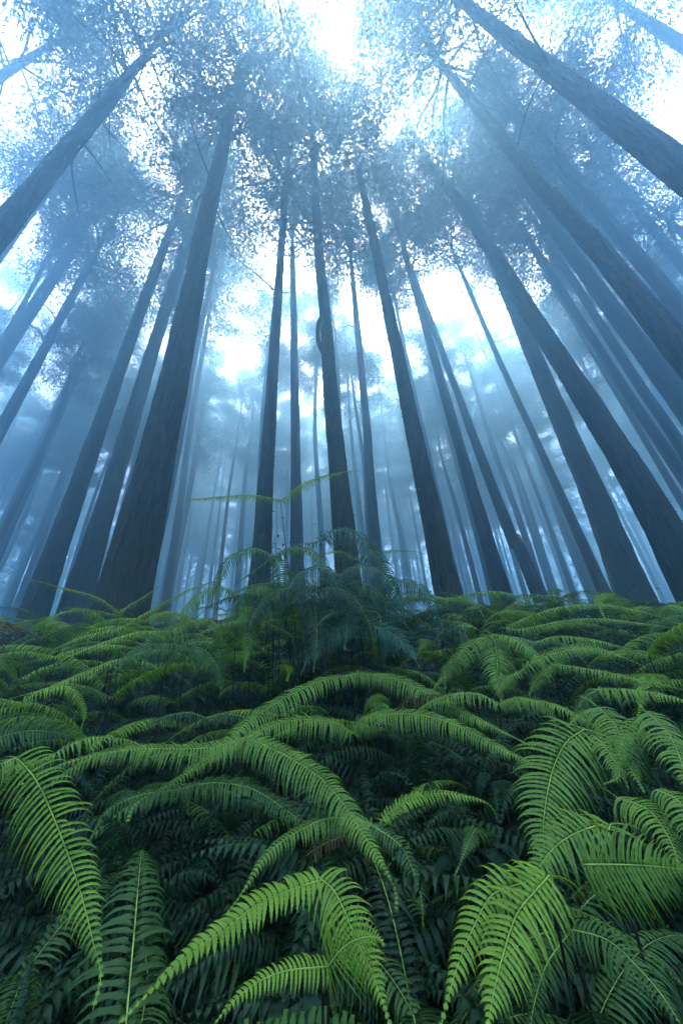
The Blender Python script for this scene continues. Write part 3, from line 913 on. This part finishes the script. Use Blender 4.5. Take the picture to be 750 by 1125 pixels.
TREES = [
    ('thickest dark mossy trunk, near, kinked partway up, leaning toward the sky glow', [(138, 650), (173, 500), (208, 340), (222, 262), (238, 192), (256, 110), (266, 60)], 61, .74, 27, 0, 7, 30),
    ('brown leaning trunk next outward from the thickest trunk, tallest at the frame edge side', [(52, 640), (152, 340), (188, 250), (203, 215)], 29, .56, 26, 1, 5, 22),
    ('grey-brown trunk tucked directly beside the thickest mossy trunk, paler in fog', [(92, 640), (180, 340), (205, 270)], 31, .66, 27, 2, 4, 20),
    ('slim dark straight trunk rising behind the lone winged fern', [(289, 600), (295, 480), (303, 340), (311, 240), (316, 180)], 21, .42, 25, 3, 6, 22),
    ('pale thin trunk half veiled by fog between the two dark middle trunks', [(326, 600), (324, 450), (322, 330), (321, 240)], 15, .42, 25, 4, 2, 14),
    ('dark middle trunk with a looped vine bulge above its waist', [(380, 600), (372, 520), (362, 420), (357, 345), (350, 280), (346, 210), (344, 160)], 26, .46, 26, 2, 6, 24),
    ('dark tapering trunk leaning left, alone right of the looped-vine trunk', [(490, 640), (457, 490), (426, 340), (412, 270), (401, 220)], 30, .52, 25, 0, 5, 24),
    ('broad dark trunk slanting from the frame edge bank up toward the bright sky gap', [(732, 640), (712, 565), (693, 515), (679, 490), (640, 425), (588, 340), (530, 240), (470, 175), (428, 122)], 48, .72, 28, 1, 4, 28),
    ('broad grey-brown trunk leaning parallel behind the broad dark slanting trunk', [(686, 640), (663, 565), (642, 515), (628, 490), (599, 425), (563, 335), (530, 255)], 40, .86, 29, 4, 3, 22),
    ('dark knobbly trunk crossing high from the frame edge with a slight bend', [(720, 350), (660, 270), (600, 215), (575, 188), (530, 125), (490, 76)], 34, .37, 27, 3, 6, 26),
    ('thickest overhead trunk cutting steeply across the upper corner, black and close', [(745, 185), (675, 132), (635, 98), (590, 66), (545, 32)], 46, .37, 26, 0, 6, 28),
    ('dark trunk in the opposite upper corner with spreading bare limbs', [(8, 247), (55, 185), (95, 138), (125, 105)], 33, .37, 23, 1, 9, 24),
    ('brown trunk passing just behind the dark knobbly trunk', [(750, 440), (665, 335), (625, 275), (598, 235)], 30, .56, 27, 2, 3, 18),
    ('thin trunk between the knobbly trunk and the paler slanted trunks, dull blue', [(752, 492), (700, 425), (648, 340), (615, 285)], 16, .38, 25, 3, 3, 16),
    ('narrow bluish trunk leaning steeply, lower of two narrow parallel trunks', [(752, 520), (695, 448), (625, 335), (580, 260)], 17, .40, 26, 4, 3, 16),
    ('narrow dark trunk in front of the far rows, leaning left to the canopy edge', [(660, 645), (625, 565), (585, 475), (540, 378)], 15, .38, 24, 0, 4, 16),
    ('pale trunk fading upward, second in the fog from the lone tapering trunk', [(548, 640), (525, 560), (500, 475)], 20, .50, 25, 1, 2, 12),
    ('faint grey trunk of the far row just left of the narrow dark leaning trunk', [(590, 650), (566, 590), (540, 535)], 18, .48, 25, 2, 2, 12),
    ('slender dark trunk slanting near the frame edge below the brightest side gap', [(2, 470), (38, 405), (72, 340), (95, 297)], 15, .38, 25, 3, 4, 16),
    ('pale fog-veiled trunk beside the slender dark slanting trunk near the frame edge', [(0, 392), (32, 345), (58, 306)], 19, .50, 26, 4, 3, 14),
    ('faint straight trunk just right of the thickest mossy trunk in pale fog', [(186, 640), (200, 540), (214, 440)], 11, .40, 25, 1, 2, 12),
    ('faint trunk beyond the looped-vine trunk in the bright fog', [(411, 590), (405, 500), (399, 430)], 13, .42, 25, 0, 2, 12),
    ('dim high trunk with side twigs slanting through the upper canopy near the frame edge', [(750, 290), (700, 235), (655, 168)], 15, .36, 25, 2, 6, 14),
    ('dim slanted trunk low near the frame edge in thick fog, leaning strongly inward', [(2, 600), (22, 555), (42, 510)], 12, .40, 22, 3, 2, 12),
]
CSC = {0: 1.12, 3: 1.3, 5: 1.12, 6: .9, 7: .7, 8: .85, 9: 1.3, 10: 1.0, 11: 1.3, 22: 1.6}
BIG = {0: 5, 5: 5, 10: 6}
for i, T_ in enumerate(TREES):
    lab, pts, wpx, dia, top, cr, limbs, seg = T_
    cr = BIG.get(i, cr)
    res = hero_tree(lab, pts, wpx, dia, top * 1.25, cr, limbs, seg, seed=i * 5, bark=M_BARK if seg >= 20 else M_BARKF, keep=1.0 if i == 0 else .75 if i == 5 else .25, cr_scale=CSC.get(i, 1.25))
    if 'looped vine' in lab:
        t, c, O = res
        d = np.linalg.norm(O[:2] - CAM[:2])
        P = [at(x, y, 1) for x, y in [(359, 342), (351, 352), (349, 366), (351, 380), (361, 396)]]
        Q = []
        for p in P:
            dd = p - CAM; s = ((O[:2] - CAM[:2]).dot(dd[:2]) / dd[:2].dot(dd[:2])) * .985
            Q.append(CAM + dd * s - O)
        v, f = tube(catmull(Q, 18), np.array([.085, .075] + [.06] * 14 + [.08, .1]), 9)
        mesh_obj('vine_loop', v, f, M_BARK, t)

# far forest: copies of a few trees
FAR = []
for k in range(4):
    rg = np.random.default_rng(k + 300)
    top = 31.0
    P = [np.array([0, 0, -.3])] + [np.array([rg.normal(0, .12), rg.normal(0, .12), z]) for z in (7, 15, 23)] + [np.array([rg.normal(0, .2), rg.normal(0, .2), top])]
    V, F, c = trunk_geometry(P, [(0, .19), (top * .55, .15), (top * .8, .10), (top, .03)], 12, 34, k + 9, rough=.05, flare=True)
    me = bpy.data.meshes.new('trunk'); me.from_pydata([tuple(v) for v in V], [], F); me.materials.append(M_BARKF)
    me.polygons.foreach_set('use_smooth', [True] * len(F)); me.update(); FAR.append((me, c))
nfar = 0; tries = 0
EXTRA = [(12.5, 9.5), (10.6, 7.0), (14.5, 8.0), (13, 12.5), (-12, 7), (-14, 9.5)]
GAPS = [(455, 175, 48), (485, 290, 36), (285, 215, 26), (268, 320, 28), (52, 372, 40), (405, 335, 20), (190, 300, 26), (555, 215, 22), (375, 225, 20)]
spots = list(LISTED)
SIDE = [(-9.0, 1.2), (9.5, 1.0), (-11.5, 3.5), (12, 3.2), (2.3, -.5), (-1.9, -.3)]
for x, y in SIDE:
    t = thing('cedar_tree', 'cedar beside the viewpoint whose crown closes the canopy overhead', 'tree', (x, y, ground_z(x, y)), random.uniform(0, 6.28), 'cedars closing the canopy overhead')
    me, c = FAR[random.randrange(4)]
    tr = link('trunk', me, t); tr.scale = (1.1, 1.1, 1.05)
    cm, CH = CROWNS[random.randrange(5) if abs(x) > 3 else 7]
    co = link('crown', cm, t); co.location = (0, 0, 31 * 1.05 - 12); co.scale = (1.35, 1.35, 12 / CH) if abs(x) > 3 else (1, 1, 12 / CH)
    spots.append((x, y))
while nfar < 262 and tries < 20000:
    tries += 1
    rad = 9 + 46 * random.random() ** .6
    az = random.uniform(-1.02, 1.02)
    x, y = rad * math.sin(az), rad * math.cos(az)
    forced = bool(EXTRA)
    if forced:
        x, y = EXTRA.pop(); rad = math.hypot(x, y); az = 1.0
    if not forced and any((a - x) ** 2 + (b - y) ** 2 < (2.0 if rad < 20 else 1.8) ** 2 for a, b in spots):
        continue
    # the canopy has open places: no crown stands in those lines of sight
    hit = False
    for hh_ in (18, 21, 24, 27, 30):
        a = pix(np.array([x, y, ground_z(x, y) + hh_]))
        if a is not None and rad < 34 and any(math.hypot(a[0] - gx_, a[1] - gy_) < gr_ for gx_, gy_, gr_ in GAPS):
            hit = True
    if hit and not forced:
        continue
    if rad < 13 and -.25 < az < .55:
        continue
    z = ground_z(x, y)
    gname = 'slender trunks fading into the fog'
    t = thing('cedar_tree', 'slender straight cedar standing in the misty far rows, greyed by fog', 'tree', (x, y, z), random.uniform(0, 6.28), gname)
    me, c = FAR[random.randrange(4)]
    s = random.uniform(.66, 1.12); sr = random.uniform(.6, 1.1)
    tr = link('trunk', me, t); tr.scale = (sr, sr, s)
    cm, CH = CROWNS[random.randrange(5)]
    ch = random.uniform(9, 13) * s
    co = link('crown', cm, t); co.location = (0, 0, 31 * s - ch)
    w = random.uniform(.85, 1.2); co.scale = (w, w, ch / CH)
    spots.append((x, y)); nfar += 1
print('far trees', nfar)

# the far-off wood behind the last rows: one mass
WV, WF, WM = [], [], []
rg = np.random.default_rng(5)
for _ in range(190):
    rad = rg.uniform(56, 100); az = rg.uniform(-1.25, 1.25)
    x, y = rad * math.sin(az), rad * math.cos(az); z = ground_z(x, y); H = rg.uniform(22, 34)
    v, f = tube([(x, y, z - .3), (x, y, z + H * .5), (x, y, z + H)], [.34, .24, .06], 7)
    o = len(WV); WV += [tuple(q) for q in v]; WF += [tuple(i + o for i in q) for q in f]; WM += [0] * len(f)
    n = 260
    hh = rg.uniform(.35, 1, n) ** .9; rr = 3.2 * (1.05 - hh) ** .5 * np.sqrt(rg.uniform(0, 1, n)); aa = rg.uniform(0, 6.28, n)
    P = np.stack([x + rr * np.cos(aa), y + rr * np.sin(aa), z + hh * H], 1)
    D = rg.normal(0, 1, (n, 3)); D /= np.linalg.norm(D, axis=1)[:, None]
    E_ = np.cross(D, rg.normal(0, 1, (n, 3))); E_ /= np.linalg.norm(E_, axis=1)[:, None]
    a = rg.uniform(.3, .75, n)[:, None]
    Q = np.stack([P - D * a, P + E_ * a * .4, P + D * a, P - E_ * a * .4], 1).reshape(-1, 3)
    o = len(WV); WV += [tuple(q) for q in Q]; WF += [(o + 4 * q, o + 4 * q + 1, o + 4 * q + 2, o + 4 * q + 3) for q in range(n)]; WM += [1] * n
fw = mesh_obj('far_woods', WV, WF, [M_BARKF, M_NEEDLE], smooth=False, mat_idx=WM); fw['kind'] = 'stuff'

# ------------------------------------------------------------------ haze
hv = [(x, y, z) for z in (-3.0, 43.0) for y in (-134, 134) for x in (-134, 134)]
hf = [(0, 2, 3, 1), (4, 5, 7, 6), (0, 1, 5, 4), (2, 6, 7, 3), (0, 4, 6, 2), (1, 3, 7, 5)]
m, nt = new_mat('haze')
out = N(nt, 'ShaderNodeOutputMaterial'); pv = N(nt, 'ShaderNodeVolumePrincipled')
pv.inputs['Color'].default_value = (.30, .56, .755, 1)
pv.inputs['Density'].default_value = .029
pv.inputs['Anisotropy'].default_value = .78
nt.links.new(pv.outputs[0], out.inputs['Volume'])
hz = mesh_obj('haze', hv, hf, m, smooth=False); hz['kind'] = 'stuff'

# ------------------------------------------------------------------ light
SUN_EL, SUN_AZ = 78.0, 14.0        # high, ahead and slightly right, behind the brightest gap
w = bpy.data.worlds.new('World'); scene.world = w; w.use_nodes = True
nt = w.node_tree; nt.nodes.clear()
sky = nt.nodes.new('ShaderNodeTexSky'); sky.sky_type = 'NISHITA'; sky.sun_disc = False
sky.sun_elevation = R(SUN_EL); sky.sun_rotation = R(SUN_AZ)
sky.air_density = .45; sky.dust_density = 4.0; sky.ozone_density = 1.3
bg = nt.nodes.new('ShaderNodeBackground'); bg.inputs['Strength'].default_value = .12
wo = nt.nodes.new('ShaderNodeOutputWorld')
nt.links.new(sky.outputs[0], bg.inputs[0]); nt.links.new(bg.outputs[0], wo.inputs[0])
sl = bpy.data.lights.new('sun', 'SUN'); sl.energy = 2.0; sl.angle = R(10); sl.color = (1, .95, .88)
so = bpy.data.objects.new('sun', sl); COL.objects.link(so)
sd = Vector((math.sin(R(SUN_AZ)) * math.cos(R(SUN_EL)), math.cos(R(SUN_AZ)) * math.cos(R(SUN_EL)), math.sin(R(SUN_EL))))
so.rotation_euler = sd.to_track_quat('Z', 'Y').to_euler()
so.location = (0, 0, 60)

vs = scene.view_settings
vs.view_transform = 'Standard'; vs.look = 'None'; vs.gamma = 1.0; vs.use_curve_mapping = False
vs.exposure = 4.3
cy = scene.cycles
cy.max_bounces = 7; cy.diffuse_bounces = 3; cy.glossy_bounces = 2; cy.transmission_bounces = 4; cy.volume_bounces = 2
cy.use_denoising = True; cy.denoiser = 'OPENIMAGEDENOISE'
cy.caustics_reflective = False; cy.caustics_refractive = False
cy.sample_clamp_indirect = 6
